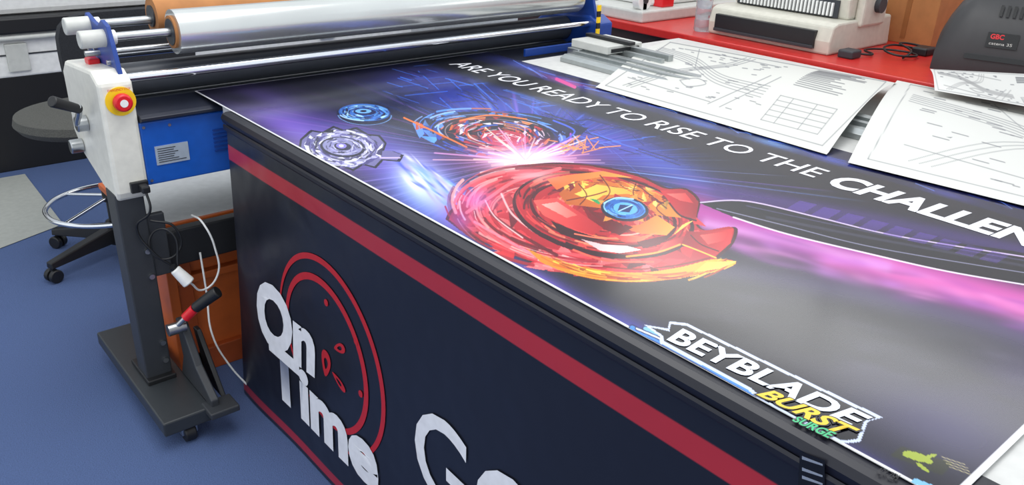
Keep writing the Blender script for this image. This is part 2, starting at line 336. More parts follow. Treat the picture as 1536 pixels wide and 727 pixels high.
# --- blue / orange top
S.poly([(612,172),(650,172),(690,168),(740,165),(800,170),(850,182),(882,192),(868,205),(858,222),(820,236),(760,238),(700,230),(655,216),(628,200)],(14,20,62))
shards(742,202,118,36,6,190,[(30,60,160),(16,26,76),(70,130,225),(12,14,40),(180,66,50),(90,140,225),(44,32,96)],.5,1,11,3)
S.arcs(742,202,122,37,6,90,[(90,160,245),(14,20,60),(40,80,200),(230,110,50),(160,200,255),(20,24,70)],.6,1.03,1,2.8,64,(10,50))
S.ell(748,200,84,27,4,(16,12,34)); shards(748,200,80,26,4,160,[(180,34,44),(220,104,44),(205,60,52),(50,80,170),(220,210,225),(90,16,34),(24,22,60)],.1,.97,9,5)
S.arcs(748,201,82,26,4,80,[(245,150,90),(24,14,36),(200,50,50),(250,225,230),(70,110,220),(120,20,40)],.35,1.,.8,2.2,65,(10,60))
S.ell(757,207,36,12,4,(180,46,66)); shards(757,207,34,11,4,50,[(205,40,60),(250,240,245),(120,60,120),(240,200,210)],0,.95,7,9)
S.stroke([(606,176),(650,196),(700,220)],2.5,(235,110,40)); S.stroke([(690,180),(735,172),(790,178)],2,(240,120,50)); S.stroke([(800,225),(850,212),(856,200)],3,(150,60,200)); S.stroke([(830,180),(862,196),(840,214)],2.5,(60,90,220))
# --- clash burst
g(800,236,110,24,0,(215,80,180),.6); g(790,240,66,20,0,(255,180,215),.85); g(788,240,42,13,0,(255,255,255),1)
for k in range(60):
    a=rng.uniform(0,2*math.pi); l=rng.uniform(45,140)*(1 if math.sin(a)<.1 else .5)
    S.stroke([(788,240),(788+l*math.cos(a),240+l*.42*math.sin(a))],rng.uniform(.8,2.4),(255,rng.randint(170,255),rng.randint(190,240)),rng.uniform(.4,.85))
for k in range(16):
    u=rng.uniform(820,900); S.stroke([(u,rng.uniform(205,235)),(u+rng.uniform(6,34),rng.uniform(200,225))],1.5,(255,150,80),.9)
# --- red top
RED=[(205,32,42),(140,12,30),(222,66,72),(84,5,22),(216,44,54),(238,100,104)]
R0=[(668,328),(678,312),(705,300),(715,272),(760,252),(830,243),(900,248),(960,262),(1000,280),(1030,282),(1050,300),(1046,330),(1060,345),(1104,340),(1100,365),(1078,388),(1106,392),(1085,404),(1030,416),(960,424),(900,421),(850,410),(800,395),(765,378),(720,360),(690,345)]
S.poly(smooth(R0,5),(60,5,20)); S.poly(smooth([(880+(x-880)*.975,333+(y-333)*.965) for x,y in R0],5),(170,22,38))
shards(870,335,190,80,8,160,RED,.55,1.,16,11)
S.arcs(862,330,190,80,9,150,[(240,90,96),(96,6,24),(255,170,160),(190,24,40),(150,12,34),(230,60,70),(255,215,205)],.62,1.,1,5,66,(12,60),(60,300))
S.stroke([(700,318),(735,295),(775,270),(840,252)],5,(242,110,116),.8); S.stroke([(712,332),(752,355),(812,388)],4,(245,130,150),.8); S.stroke([(735,318),(770,345),(835,382)],5,(90,5,22),.9)
S.stroke([(752,290),(768,320),(800,346)],3,(255,215,210),.8); S.stroke([(728,300),(744,326),(784,356)],2,(255,230,225),.8)
# gold rim
S.poly(smooth([(790,372),(840,392),(900,404),(960,408),(1020,400),(1070,388),(1104,393),(1080,405),(1030,415),(960,422),(900,419),(850,408),(812,393)],4),(226,126,28),1,(246,170,40))
S.arcs(945,355,160,62,4,70,[(255,214,80),(170,56,14),(255,180,50),(120,30,10),(236,120,30)],.92,1.06,1,3.4,67,(8,30),(20,125))
S.stroke([(905,399),(960,403),(1020,396),(1065,386)],2,(110,26,10)); S.poly([(1060,392),(1106,391),(1080,402),(1040,408)],(255,170,50),1,(255,220,90))
# core disc
S.ell(905,322,138,62,10,(50,3,16)); S.ell(905,320,132,57,10,(168,20,34)); S.arcs(905,320,132,57,10,80,[(236,70,64),(100,8,24),(250,140,100),(190,26,38),(60,4,18)],.84,1.0,1,4,68,(8,40))
S.ell(905,320,112,47,10,(70,4,20)); S.ell(905,319,106,43,10,(172,24,36))
shards(905,320,104,42,10,150,[(206,40,46),(120,10,26),(226,86,76),(86,6,20),(220,110,50),(180,28,38)],.2,.97,13,21)
S.arcs(905,320,106,43,10,90,[(240,90,76),(80,6,20),(250,160,90),(150,14,30),(255,200,180)],.45,1.0,.8,3,69,(8,45))
# gold crest
S.poly([(838,290),(858,272),(892,264),(930,270),(972,284),(1010,306),(1022,326),(985,322),(968,304),(938,296),(910,298),(900,312),(872,308),(850,306)],(180,84,26),1,(226,130,36))
shards(925,290,85,22,12,90,[(236,176,66),(196,96,32),(250,210,104),(130,44,18),(226,140,44),(190,50,36),(110,16,20)],.2,1,10,55,(170,370))
S.poly([(862,290),(895,276),(935,282),(960,293),(940,290),(905,292),(890,302)],(250,200,84),1,(244,160,50)); S.poly([(820,268),(850,262),(905,256),(950,266),(905,264),(860,272),(835,284)],(220,90,34),1,(250,160,60))
S.poly([(985,322),(1012,340),(1000,352),(962,350),(930,340),(960,336)],(215,80,32),1,(250,160,60)); S.poly([(872,308),(905,312),(920,330),(950,340),(930,352),(890,338)],(120,8,22),1,(84,4,18))
S.poly([(800,300),(835,296),(870,318),(905,342),(890,352),(850,340),(815,322)],(236,84,76),1,(170,24,34)); S.poly([(812,306),(836,302),(866,322),(850,326)],(255,170,160),1,(230,90,80)); S.poly([(826,330),(862,345),(905,358),(880,362),(840,350)],(50,2,12))
for q_ in ([(900,262),(915,285),(905,300)],[(955,272),(950,290),(965,300)],[(868,275),(880,292),(870,306)],[(1000,300),(985,312),(1010,332)],[(880,310),(905,330),(945,345)],[(930,266),(960,280),(1000,312)],[(850,300),(890,292),(910,286)]): S.stroke(q_,1.6,(84,24,14),.9)
S.poly([(905,300),(884,297),(898,306)],(40,150,80)); S.poly([(1040,330),(1010,352),(1024,336)],(255,200,90))
for a in range(0,360,40):
    ca,sa=math.cos(math.radians(a)),math.sin(math.radians(a)); S.poly([(937+34*ca,313+17*sa),(937+48*math.cos(math.radians(a+12)),313+25*math.sin(math.radians(a+12))),(937+36*math.cos(math.radians(a+24)),313+18*math.sin(math.radians(a+24)))],(236,150,60) if a%80 else (160,16,30),.9)
S.ell(937,313,36,18,6,(12,18,44)); S.ell(937,312,31,15,6,(30,96,180)); S.arcs(937,312,31,15,6,40,[(150,215,250),(14,40,110),(60,140,220),(10,20,60)],.5,1,.8,2.2,70,(20,80))
S.ell(938,312,18,9,6,(90,170,230)); S.poly([(930,306),(950,308),(944,318),(926,316)],(14,40,100)); S.stroke([(928,316),(948,307)],1.6,(180,225,255)); S.stroke([(906,304),(925,296),(950,298)],2,(170,225,250))
S.poly([(872,358),(905,366),(940,368),(962,374),(930,379),(900,375)],(214,170,172),1,(250,235,230)); S.poly([(1000,362),(1030,352),(1022,366),(985,378)],(226,90,70),1,(150,14,30)); S.stroke([(862,350),(905,357),(940,354)],2,(255,120,90)); S.stroke([(850,364),(880,378),(920,386)],4,(50,3,14)); S.stroke([(940,384),(985,378),(1020,366)],3,(255,150,60)); S.stroke([(860,374),(910,390),(980,392)],3,(236,90,70))
S.poly([(920,352),(960,354),(986,348),(960,362),(935,362)],(200,34,40),1,(255,140,80)); S.poly([(955,362),(1000,352),(990,366),(965,372)],(90,6,20))
S.poly([(990,285),(1030,284),(1048,302),(1044,328),(1018,322),(1004,302)],(200,34,42),1,(140,12,28)); S.poly([(1000,290),(1028,289),(1040,304),(1020,300)],(246,110,100),1,(200,44,46)); S.stroke([(1004,304),(1020,322),(1044,330)],2.5,(60,4,16))
S.poly([(1030,346),(1062,347),(1100,342),(1096,364),(1072,384),(1045,376),(1022,366)],(130,12,28),1,(206,38,44)); S.poly([(1050,352),(1092,346),(1086,360),(1062,366)],(236,90,84),1,(196,36,40)); S.stroke([(1036,352),(1052,366),(1078,376)],1.6,(70,4,16)); S.stroke([(1024,366),(1050,376),(1074,386)],2,(255,190,60))
g(745,300,34,26,30,(255,150,160),.25); g(712,298,28,18,0,(190,100,210),.55); g(690,330,24,16,30,(140,80,200),.5); g(800,262,40,10,5,(255,190,200),.5)
# white trimmed border
k=(X<X0+.0035)|(Y<Y0+.008); S.c[k]=(222,222,228); k=(Y>Y1-.004); S.c[k]=(160,160,175)
# logo
for pts,w,c in (([(948,491),(990,511),(1040,538),(1095,569),(1140,594)],7,(60,130,220)),([(968,492),(1020,518),(1075,548),(1125,580),(1135,590)],6,(120,180,240)),([(955,492),(1000,512),(1060,545),(1118,578)],2.5,(235,245,255)),([(1140,596),(1165,606),(1180,618)],5,(90,160,235))):
    S.stroke(pts,w+3,(14,20,66)); S.stroke(pts,w,c)
S.poly([(1004,481),(1030,484),(1324,625),(1302,631),(1290,662),(1262,664),(1144,604),(1120,582),(990,514),(990,504),(966,486),(1002,492)],(196,206,232)) 
S.poly([(1006,485),(1030,488),(1316,626),(1297,630),(1285,658),(1264,660),(1148,600),(1124,579),(996,511),(995,503),(976,490),(1004,496)],(12,12,22)) 
S.poly([(1334,682),(1352,668),(1430,694),(1412,712)],(30,34,20)); 
for c_ in ((1375,684,20,6,18),(1362,680,8,5,0),(1392,690,8,4,30),(1384,700,12,2.5,35),(1396,683,10,2.5,-10)): S.ell(*c_,(150,165,50))
for i_ in range(4): S.stroke([(1412+i_*4,684+i_*5),(1448+i_*3,696+i_*5)],1.4,(190,180,130),.8)
S.poly([(1310,706),(1320,697),(1354,711),(1344,722)],(240,240,240))
S.poly([(1364,722),(1372,716),(1400,727),(1392,733)],(120,180,220))
S.build('print',colmat('poster_print',.17,.16,2.2),po)
prism('poster_stock',[(X0,Y0),(X1,Y0),(X1,Y1),(X0,Y1)],'z',PZ-.0012,PZ-.0003,white,po,0)
Q=lambda u,v:P(u,v,'z',PZ+.0006)
def up(x0,x1,ya,yb,dz=.0006): return [(x1,ya,PZ+dz),(x1,yb,PZ+dz),(x0,yb,PZ+dz),(x0,ya,PZ+dz)]
tw=mat('poster_white_ink',(232,232,238),.25); lw=mat('logo_silver_ink',(214,220,232),.25,0,.12,60)
text_quad('title_text','ARE YOU READY TO RISE TO THE',up(1.650,1.725,2.27,.885),tw,po,.004,.0)
text_quad('title_text_bold','CHALLENGE',up(1.638,1.725,.846,.30),tw,po,.04,.1)
lq=[Q(1018,490),Q(1306,625),Q(1280,641),Q(1002,509)]
text_quad('logo_text','BEYBLADE',lq,lw,po,.030,.2,off=(0,0,.0004))
bq_=[Q(1156,584),Q(1288,644),Q(1266,655),Q(1136,592)]
text_quad('logo_burst_outline','BURST',bq_,ink,po,.09,.2,off=(0,0,.0006)); text_quad('logo_burst','BURST',bq_,mat('ink_yellow',(236,196,50),.3),po,.03,.2,off=(0,0,.0009))
sq=[Q(1196,624),Q(1254,650),Q(1244,658),Q(1188,631)]
text_quad('logo_surge_outline','SURGE',sq,ink,po,.08,.2,off=(0,0,.0009)); text_quad('logo_surge','SURGE',sq,mat('ink_green',(60,180,120),.3),po,.03,.2,off=(0,0,.0011))
text_quad('caption_text','ADK-ZEM',[Q(1321,700),Q(1351,712),Q(1343,720),Q(1312,707)],ink,po,.01)
# ---------------------------------------------------------------- plan drawings
paperm=colmat('plan_paper',.6,.05,6)
def sheet(name,corners,hf,nx,ny,draw,base=(206,206,200)):
    tl,tr,br,bl=[np.array(c,float) for c in corners]
    def fn(a,b):
        a_=a[:,None];b_=b[:,None]; p=(1-b_)*((1-a_)*tl+a_*tr)+b_*((1-a_)*bl+a_*br); p[:,2]+=hf(a,b); return p
    s=Sheet(nx,ny,fn,base); draw(s); return s.build(name,paperm)
def drawing(seed,dense=1.,G=(118,120,124)):
    def d(s):
        q=np.random.RandomState(seed)
        def f(a,b):
            i=np.argmin((s.a-a)**2+(s.b-b)**2); return (s.U[i],s.V[i])
        def ln(*w_,w=1.2,c=G,al=.8): s.stroke([f(a,b) for a,b in w_],w,c,al)
        for a,b,a2,b2 in ((.03,.04,.97,.04),(.97,.04,.97,.95),(.03,.04,.03,.95),(.03,.95,.97,.95)): ln((a,b),(a2,b2))
        for k in range(5): ln((.05,.25+k*.03),(.25,.32+k*.03),(.45,.55+k*.03),(.66,.60+k*.03),w=1.)
        for k in range(3): ln((.10+k*.02,.9),(.22+k*.02,.6),(.38+k*.02,.35),(.42+k*.02,.08),w=1.)
        ln((.3,.7),(.36,.64),(.42,.7),(.36,.76),(.3,.7)); ln((.15,.18),(.35,.14),(.6,.2)); ln((.50,.88),(.62,.45)); ln((.55,.88),(.66,.45)); ln((.20,.1),(.30,.5)); ln((.08,.8),(.5,.86))
        for k in range(int(16*dense)):
            b=.1+k*.028; ln((.73,b),(.73+q.uniform(.1,.21),b),w=1.2,c=(90,92,96),al=.8)
        for k in range(6): ln((.72,.66+k*.045),(.93,.66+k*.045),w=1.)
        for a in (.72,.77,.86,.93): ln((a,.66),(a,.885),w=1.)
        for k in range(int(60*dense)):
            a=q.uniform(.06,.68);b=q.uniform(.08,.9); ln((a,b),(a+q.uniform(.01,.03),b),w=1.2,c=(105,107,112),al=.8)
    return d
c1=[P(1000,60,'z',.935),P(1345,124,'z',.955),P(1240,231,'z',.929),P(893,130,'z',.929)]
sheet('plan_drawing',c1,lambda a,b:.045*np.sin(np.pi*np.clip(b*1.02,0,1))*(.35+.65*a)+.006*np.sin(a*9+b*4)*np.sin(np.pi*b),420,300,drawing(3))
c2=[P(1346,120,'z',.945),(2.78,-.3,.935),(1.96,-.35,.929),P(1272,243,'z',.930)]
sheet('plan_drawing.001',c2,lambda a,b:.03*np.sin(np.pi*b)*(.6+.4*np.cos(a*7)),420,300,drawing(8,1.,(132,134,136)),(212,212,207))
c3=[P(1395,103,'z',.985),P(1570,112,'z',.985),P(1600,170,'z',.975),P(1402,135,'z',.975)]
sheet('plan_drawing.002',c3,lambda a,b:.012*np.sin(np.pi*b)*np.cos(a*5),160,90,drawing(5,.4,(150,150,150)),(214,214,210))
# ---------------------------------------------------------------- cutter rail
cr=grp('cutting_rail')
prism('extrusion',[(2.03,.921),(2.03,.935),(2.05,.945),(2.07,.945),(2.07,.940),(2.09,.940),(2.09,.952),(2.11,.952),(2.11,.944),(2.13,.944),(2.13,.956),(2.16,.956),(2.19,.945),(2.19,.921)],'y',.80,2.12,alu,cr,.0008)
prism('blade_track',[(2.20,.921),(2.20,.965),(2.215,.965),(2.215,.95),(2.235,.95),(2.235,.975),(2.26,.975),(2.26,.921)],'y',1.80,2.14,alu,cr,.0008)
box('clamp_plate',(2.12,1.98,.957),(2.30,2.16,.985),gplas,cr,.003); box('clamp_slot',(2.14,1.975,.963),(2.28,1.981,.975),black,cr,0)
box('end_cap',(2.10,2.10,.921),(2.30,2.16,.957),steel,cr,.003); box('clamp_bar',(2.20,1.95,.985),(2.23,2.17,.997),black,cr,.002)
# ---------------------------------------------------------------- laminator
lm=grp('roll_laminator')
side=[(2.25,.705),(2.25,1.005),(2.30,1.03),(2.56,1.01),(2.60,.98),(2.60,.80),(2.53,.74),(2.33,.68),(2.26,.68)]
prism('end_housing',side,'x',.535,.622,cream,lm,.010)
prism('end_housing_right',side,'x',2.345,2.43,dblue,lm,.008)
box('rocker_switch',(.565,2.42,1.018),(.595,2.46,1.034),red,lm,.003)
box('front_panel',(.622,2.255,.712),(2.345,2.275,.888),blue,lm,.004)
box('rear_panel',(.622,2.56,.70),(2.345,2.58,.93),dblue,lm,.004)
box('chassis',(.622,2.29,.70),(2.345,2.56,.76),black,lm,.004)
prism('infeed_plate',[(2.235,.896),(2.235,.904),(2.25,.910),(2.39,.918),(2.39,.90),(2.25,.889)],'x',.624,2.343,mat('infeed_navy',(30,34,48),.35),lm,.001)
box('side_guard',(1.98,2.25,.918),(2.343,2.262,.945),dblue,lm,.002)
cyl('lower_nip_roller',(.624,2.44,.872),(2.343,2.44,.872),.045,rubber,lm)
cyl('upper_nip_roller',(.624,2.435,.966),(2.343,2.435,.966),.045,rubber,lm,seg=48)
cyl('idler_bar',(.61,2.30,1.000),(2.36,2.30,1.000),.0125,chrome,lm)
cyl('idler_bar_rear',(.61,2.53,1.02),(2.36,2.53,1.02),.0125,chrome,lm)
for n,x in (('bracket',.597),('bracket_right',2.36)):
    prism(n,[(2.27,1.0),(2.30,1.09),(2.32,1.135),(2.36,1.145),(2.40,1.125),(2.44,1.13),(2.50,1.145),(2.53,1.12),(2.54,1.0)],'x',x,x+.012,dblue,lm,.002)
for n,y,z in (('front',2.35,1.10),('rear',2.48,1.115)):
    cyl('shaft_'+n,(.55,y,z),(2.42,y,z),.012,steel,lm)
    cyl('shaft_cap_'+n,(.535,y,z),(.600,y,z),.023,gplas,lm,bevel=.003)
    cyl('shaft_collar_'+n,(.600,y,z),(.625,y,z),.019,white,lm,bevel=.002)
    cyl('shaft_cap_right_'+n,(2.372,y,z),(2.43,y,z),.026,white,lm,bevel=.003)
cyl('tension_rod',(.56,2.42,1.05),(2.40,2.42,1.05),.008,steel,lm)
for y,z in ((2.33,1.04),(2.44,1.06),(2.50,1.05)): cyl('bracket_bolt',(.588,y,z),(.600,y,z),.007,steel,lm,seg=12)
ex=.585; ez=.955
cyl('estop_label',(ex,2.2505,ez),(ex,2.247,ez),.038,yellow,lm); cyl('estop_collar',(ex,2.247,ez),(ex,2.235,ez),.018,dgrey,lm)
cyl('estop_button',(ex,2.238,ez),(ex,2.220,ez),.025,red,lm,r2=.022,bevel=.004); cyl('estop_mark',(ex,2.2198,ez),(ex,2.219,ez),.010,white,lm)
text_quad('estop_text','EMERGENCY STOP',[(ex-.028,2.2465,ez+.034),(ex+.028,2.2465,ez+.034),(ex+.028,2.2465,ez+.028),(ex-.028,2.2465,ez+.028)],red,lm)
px=.535; cyl('crank_boss',(px,2.42,.865),(px-.03,2.42,.865),.022,steel,lm,bevel=.003)
tube('crank_arm',[(px-.025,2.42,.865),(px-.03,2.40,.875),(px-.032,2.34,.925),(px-.036,2.33,.935)],.008,steel,lm)
cyl('crank_handle',(px-.03,2.34,.925),(px-.10,2.30,.965),.012,black,lm,r2=.015,bevel=.003)
cyl('lock_knob',(px,2.52,.775),(px-.035,2.52,.775),.020,steel,lm,bevel=.003)
box('power_inlet',(.572,2.238,.703),(.618,2.252,.733),black,lm,.002); box('inlet_plug',(.590,2.205,.708),(.612,2.24,.728),black,lm,.004)
box('rating_label',(.652,2.2525,.765),(.742,2.2555,.818),mat('silver_label',(186,198,212),.35,.3),lm,0)
for i_ in range(7):
    box('label_line',(.658,2.2515,.809-i_*.0062),(.658+random.uniform(.04,.078),2.2527,.811-i_*.0062),dgrey,lm,0)
for i_ in range(6): box('louvre',(.815,2.2495,.775+i_*.012),(.86,2.256,.779+i_*.012),dblue,lm,.001)
for x,z_ in ((.632,.875),(.632,.725),(.85,.875),(.70,.872)): cyl('panel_screw',(x,2.2555,z_),(x,2.252,z_),.004,steel,lm,seg=12)
for i_ in range(8): box('hazard_tape',(2.335,2.244,.90+i_*.022),(2.352,2.25,.922+i_*.022),yellow if i_%2 else black,lm,0)
footm=mat('foot_grey',(48,52,56),.45)
for sx in (.532,2.36):
    box('leg',(sx,2.262,.10),(sx+.075,2.345,.70),dgrey,lm,.004)
    box('foot',(sx-.035,2.03,.055),(sx+.105,2.66,.10),footm,lm,.005)
    box('foot_gusset',(sx-.004,2.24,.10),(sx+.079,2.40,.115),black,lm,.003)
    for y in (2.07,2.60):
        cyl('caster_stem',(sx+.04,y,.045),(sx+.04,y,.06),.018,steel,lm); cyl('caster_wheel',(sx+.022,y-.01,.026),(sx+.055,y-.01,.026),.026,black,lm,bevel=.004); box('caster_fork',(sx+.015,y-.022,.024),(sx+.062,y+.015,.052),steel,lm,.003)
    for z_ in (.16,.22,.44,.52): cyl('leg_bolt',(sx+.060,2.262,z_),(sx+.060,2.254,z_),.008,steel,lm,seg=12)
box('cross_beam',(.607,2.285,.44),(2.36,2.325,.55),black,lm,.004)
box('leg_plate',(.607,2.27,.43),(.655,2.29,.62),dgrey,lm,.003)
prism('pedal_arm',[(2.02,.10),(2.02,.125),(2.12,.19),(2.20,.30),(2.24,.30),(2.22,.18),(2.26,.10)],'x',.632,.655,dgrey,lm,.004)
box('pedal_pad',(.615,1.985,.085),(.70,2.06,.105),dgrey,lm,.004)
prism('pedal_arm_b',[(2.06,.10),(2.20,.26),(2.23,.26),(2.16,.10)],'x',.675,.69,black,lm,.003)
a_=P(262,492,'y',2.17); b_=P(292,462,'y',2.13); c_=P(327,436,'y',2.09)
cyl('lever_arm',a_,b_,.008,steel,lm); cyl('lever_sleeve',b_-(b_-a_)*.45,b_,.014,red,lm); cyl('lever_grip',b_,c_,.015,black,lm,r2=.018,bevel=.004); cyl('lever_pivot',(a_[0]-.02,a_[1],a_[2]),(a_[0]+.03,a_[1],a_[2]),.018,steel,lm)
cyl('lever_link',a_,(.645,2.20,.29),.012,dgrey,lm)
cyl('film_roll',(.775,2.35,1.10),(2.31,2.35,1.10),.060,film,lm,seg=64); cyl('film_core',(.768,2.35,1.10),(2.318,2.35,1.10),.044,card,lm,seg=48); cyl('film_core_plug',(.766,2.35,1.10),(2.320,2.35,1.10),.036,dgrey,lm)
cyl('release_liner_roll',(.765,2.48,1.125),(2.30,2.48,1.125),.052,card,lm,seg=64); cyl('liner_core_plug',(.760,2.48,1.125),(2.305,2.48,1.125),.03,dgrey,lm)
# ---------------------------------------------------------------- cords
pc=grp('power_cord')
def pt(u,v,y): return tuple(P(u,v,'y',y))
tube('cord',[(.600,2.21,.715),(.60,2.20,.66),pt(205,340,2.24),pt(232,380,2.23),pt(262,400,2.22)],.0035,black,pc)
tube('cord_loop',[pt(225,330,2.24),pt(262,340,2.22),pt(265,380,2.22),pt(235,385,2.23),pt(228,350,2.24),pt(252,345,2.22),pt(268,405,2.2)],.0035,black,pc)
cyl('plug',pt(262,403,2.2),pt(284,424,2.18),.015,white,pc,r2=.019,bevel=.004); cyl('plug_nose',pt(258,399,2.2),pt(263,404,2.2),.010,black,pc)
wc=grp('extension_cord')
tube('cord',[pt(286,424,2.18),pt(305,434,2.2),pt(325,415,2.2),pt(322,370,2.2),pt(305,335,2.22),pt(288,322,2.3)],.0030,white,wc)
tube('cord_tail',[pt(300,378,2.26),pt(310,440,2.24),pt(318,500,2.2),pt(345,548,2.18),tuple(P(376,582,'z',.03))],.0030,white,wc)
# ---------------------------------------------------------------- orange cabinet under the machine
oc=grp('wooden_cabinet'); dw=mat('dark_orange_wood',(160,72,30),.45,0,.2,8)
box('side_panel',(.66,2.36,0),(.69,2.80,.53),wood,oc); box('front_panel',(.69,2.40,.0),(1.5,2.42,.50),wood,oc); box('top',(.62,2.34,.53),(1.52,2.82,.55),wood,oc)
box('top_laminate',(.632,2.352,.55),(1.51,2.81,.5515),mat('pale_laminate',(196,198,198),.5),oc,0)
box('rear',(.69,2.78,0),(1.5,2.80,.53),wood,oc); box('end',(1.47,2.36,0),(1.5,2.8,.53),wood,oc); box('stile',(.69,2.375,0),(.74,2.40,.53),dw,oc); box('plinth',(.69,2.375,0),(1.5,2.40,.08),dw,oc)
box('shelf_lip',(.69,2.37,.33),(1.5,2.40,.355),wood,oc)
# ---------------------------------------------------------------- drafting stool
st=grp('drafting_chair'); cx,cy=.80,3.45
for k in range(5):
    a=math.radians(200+72*k); dx_,dy_=math.cos(a),math.sin(a)
    bm=bmesh.new()
    def quadv(r,w,z0,z1): 
        return [bm.verts.new((cx+dx_*r-dy_*w,cy+dy_*r+dx_*w,z0)),bm.verts.new((cx+dx_*r+dy_*w,cy+dy_*r-dx_*w,z0)),bm.verts.new((cx+dx_*r+dy_*w*.8,cy+dy_*r-dx_*w*.8,z1)),bm.verts.new((cx+dx_*r-dy_*w*.8,cy+dy_*r+dx_*w*.8,z1))]
    secs=[quadv(.03,.03,.075,.14),quadv(.16,.026,.07,.115),quadv(.31,.020,.06,.085)]
    for A,Bq in zip(secs,secs[1:]):
        for i in range(4): bm.faces.new((A[i],A[(i+1)%4],Bq[(i+1)%4],Bq[i]))
    bm.faces.new(secs[0]); bm.faces.new(secs[-1][::-1]); mk('base_arm',bm,black,st,False,.004)
    ex_,ey_=cx+dx_*.30,cy+dy_*.30
    for s_ in (-1,1): cyl('caster_wheel',(ex_-dy_*.006*s_,ey_+dx_*.006*s_,.027),(ex_-dy_*.026*s_,ey_+dx_*.026*s_,.027),.027,black,st,bevel=.004)
    cyl('caster_stem',(ex_,ey_,.03),(ex_,ey_,.075),.009,black,st)
cyl('hub',(cx,cy,.06),(cx,cy,.16),.04,black,st,bevel=.005); cyl('gas_lift',(cx,cy,.15),(cx,cy,.40),.024,black,st); cyl('piston',(cx,cy,.40),(cx,cy,.56),.014,chrome,st)
tube('foot_ring',[(cx+.245*math.cos(math.radians(a)),cy+.245*math.sin(math.radians(a)),.235) for a in range(0,360,30)],.010,chrome,st,True)
for a in range(30,390,90): cyl('ring_spoke',(cx,cy,.27),(cx+.243*math.cos(math.radians(a)),cy+.243*math.sin(math.radians(a)),.235),.007,chrome,st)
cyl('ring_collar',(cx,cy,.25),(cx,cy,.30),.034,black,st); box('mechanism',(cx-.09,cy-.07,.53),(cx+.09,cy+.07,.565),black,st)
lathe('seat',[(.05,0),(.20,0),(.245,.012),(.262,.035),(.255,.062),(.20,.075),(.05,.070)],(cx-.03,cy,.565),gfabric,st)
bm=bmesh.new(); bmesh.ops.create_cube(bm,size=1); bmesh.ops.subdivide_edges(bm,edges=bm.edges[:],cuts=6,use_grid_fill=True)
for v in bm.verts:
    x,y,z_=v.co*2; r=1/(max(1,(abs(x)**4+abs(z_)**4)**.25)); x*=r; z_*=r
    v.co=Vector((cx+.24+x*.27,cy+.26+y*.035*(1-.4*(x*x+z_*z_)/2)+.03*x*x,.79+z_*.17))
mk('backrest',bm,fabric,st,True); tube('back_stem',[(cx+.03,cy+.03,.55),(cx+.12,cy+.26,.56),(cx+.2,cy+.33,.64),(cx+.20,cy+.29,.80)],.014,black,st)
# ---------------------------------------------------------------- wide-format printer at the back
wp=grp('wide_format_printer'); py=4.84
box('plinth',(-1.4,py,0),(3.2,py+.6,.49),mat('printer_black',(20,20,22),.5),wp,.004)
box('body',(-1.4,py-.01,.49),(3.2,py+.6,.71),white,wp,.01); box('panel_line',(-1.4,py-.015,.60),(3.2,py-.009,.607),dgrey,wp,0)
box('media_slot',(-1.4,py-.05,.71),(3.2,py+.6,.79),black,wp,.01); box('cover',(-1.4,py+.03,.79),(3.2,py+.6,1.0),white,wp,.03)
cyl('handle_bar',(-1.2,py-.04,.69),(3.0,py-.04,.69),.012,gplas,wp)
for x in (.2,.75,1.6,2.5): box('bracket',(x,py-.03,.52),(x+.10,py,.66),gplas,wp,.004)
# ---------------------------------------------------------------- counter objects
RZ=.935
beige=mat('warm_grey_plastic',(200,197,184),.45)
bd=grp('comb_binding_machine')
prism('base',[(2.92,RZ),(2.915,RZ+.05),(2.93,RZ+.105),(2.96,RZ+.115),(3.36,RZ+.12),(3.38,RZ)],'y',1.60,2.16,beige,bd,.008)
box('drawer_slot',(2.905,1.66,RZ+.025),(2.935,2.12,RZ+.085),black,bd,.002); box('drawer_lip',(2.900,1.66,RZ+.018),(2.93,2.12,RZ+.030),dgrey,bd,.002)
prism('punch_head',[(3.06,RZ+.115),(3.05,RZ+.19),(3.08,RZ+.26),(3.30,RZ+.27),(3.32,RZ+.118)],'y',1.62,2.14,beige,bd,.01)
for i_ in range(26): box('comb_tooth',(3.035,1.68+i_*.0165,RZ+.125),(3.055,1.688+i_*.0165,RZ+.175),white,bd,.001)
box('comb_bed',(3.045,1.66,RZ+.12),(3.052,2.12,RZ+.185),dgrey,bd,0); box('side_cap',(3.10,1.585,RZ+.09),(3.28,1.62,RZ+.24),beige,bd,.01); cyl('lever_boss',(3.2,1.585,RZ+.17),(3.2,1.565,RZ+.17),.03,dgrey,bd)
cb=grp('cardboard_box'); box('carton',(3.45,1.46,RZ),(3.72,1.70,RZ+.36),card,cb,.002); box('flap_tape',(3.448,1.57,RZ+.02),(3.4505,1.59,RZ+.34),mat('tan_tape',(150,98,56),.3),cb,0)
cb2=grp('cardboard_box.001'); box('carton',(3.50,1.74,RZ),(3.80,2.05,RZ+.30),mat('cardboard_light',(196,150,104),.8),cb2,.002)
bo=grp('plastic_bottle'); lathe('body',[(.030,0),(.034,.008),(.034,.045),(.031,.05),(.034,.055),(.034,.09),(.031,.095),(.034,.10),(.034,.15),(.022,.185),(.013,.20),(.013,.215)],(2.93,2.20,RZ),mat('clear_pet',(205,214,220),.12,0,.05,30,0,.75),bo); cyl('cap',(2.93,2.20,RZ+.212),(2.93,2.20,RZ+.232),.016,white,bo)
dl=grp('desktop_laminator'); o0=np.array((3.03,1.27,RZ)); ax=np.array((.25,-.968,0)); ay=np.array((.968,.25,0))
def L3(x,y,z_): return tuple(o0+ax*x+ay*y+np.array((0,0,z_)))
charcoal=mat('charcoal_plastic',(50,50,52),.45)
bm=bmesh.new(); secs=[]
prof=[(0,0),(0,.03),(.010,.10),(.030,.17),(.065,.235),(.12,.27),(.19,.27),(.25,.22),(.29,.12),(.30,0)]
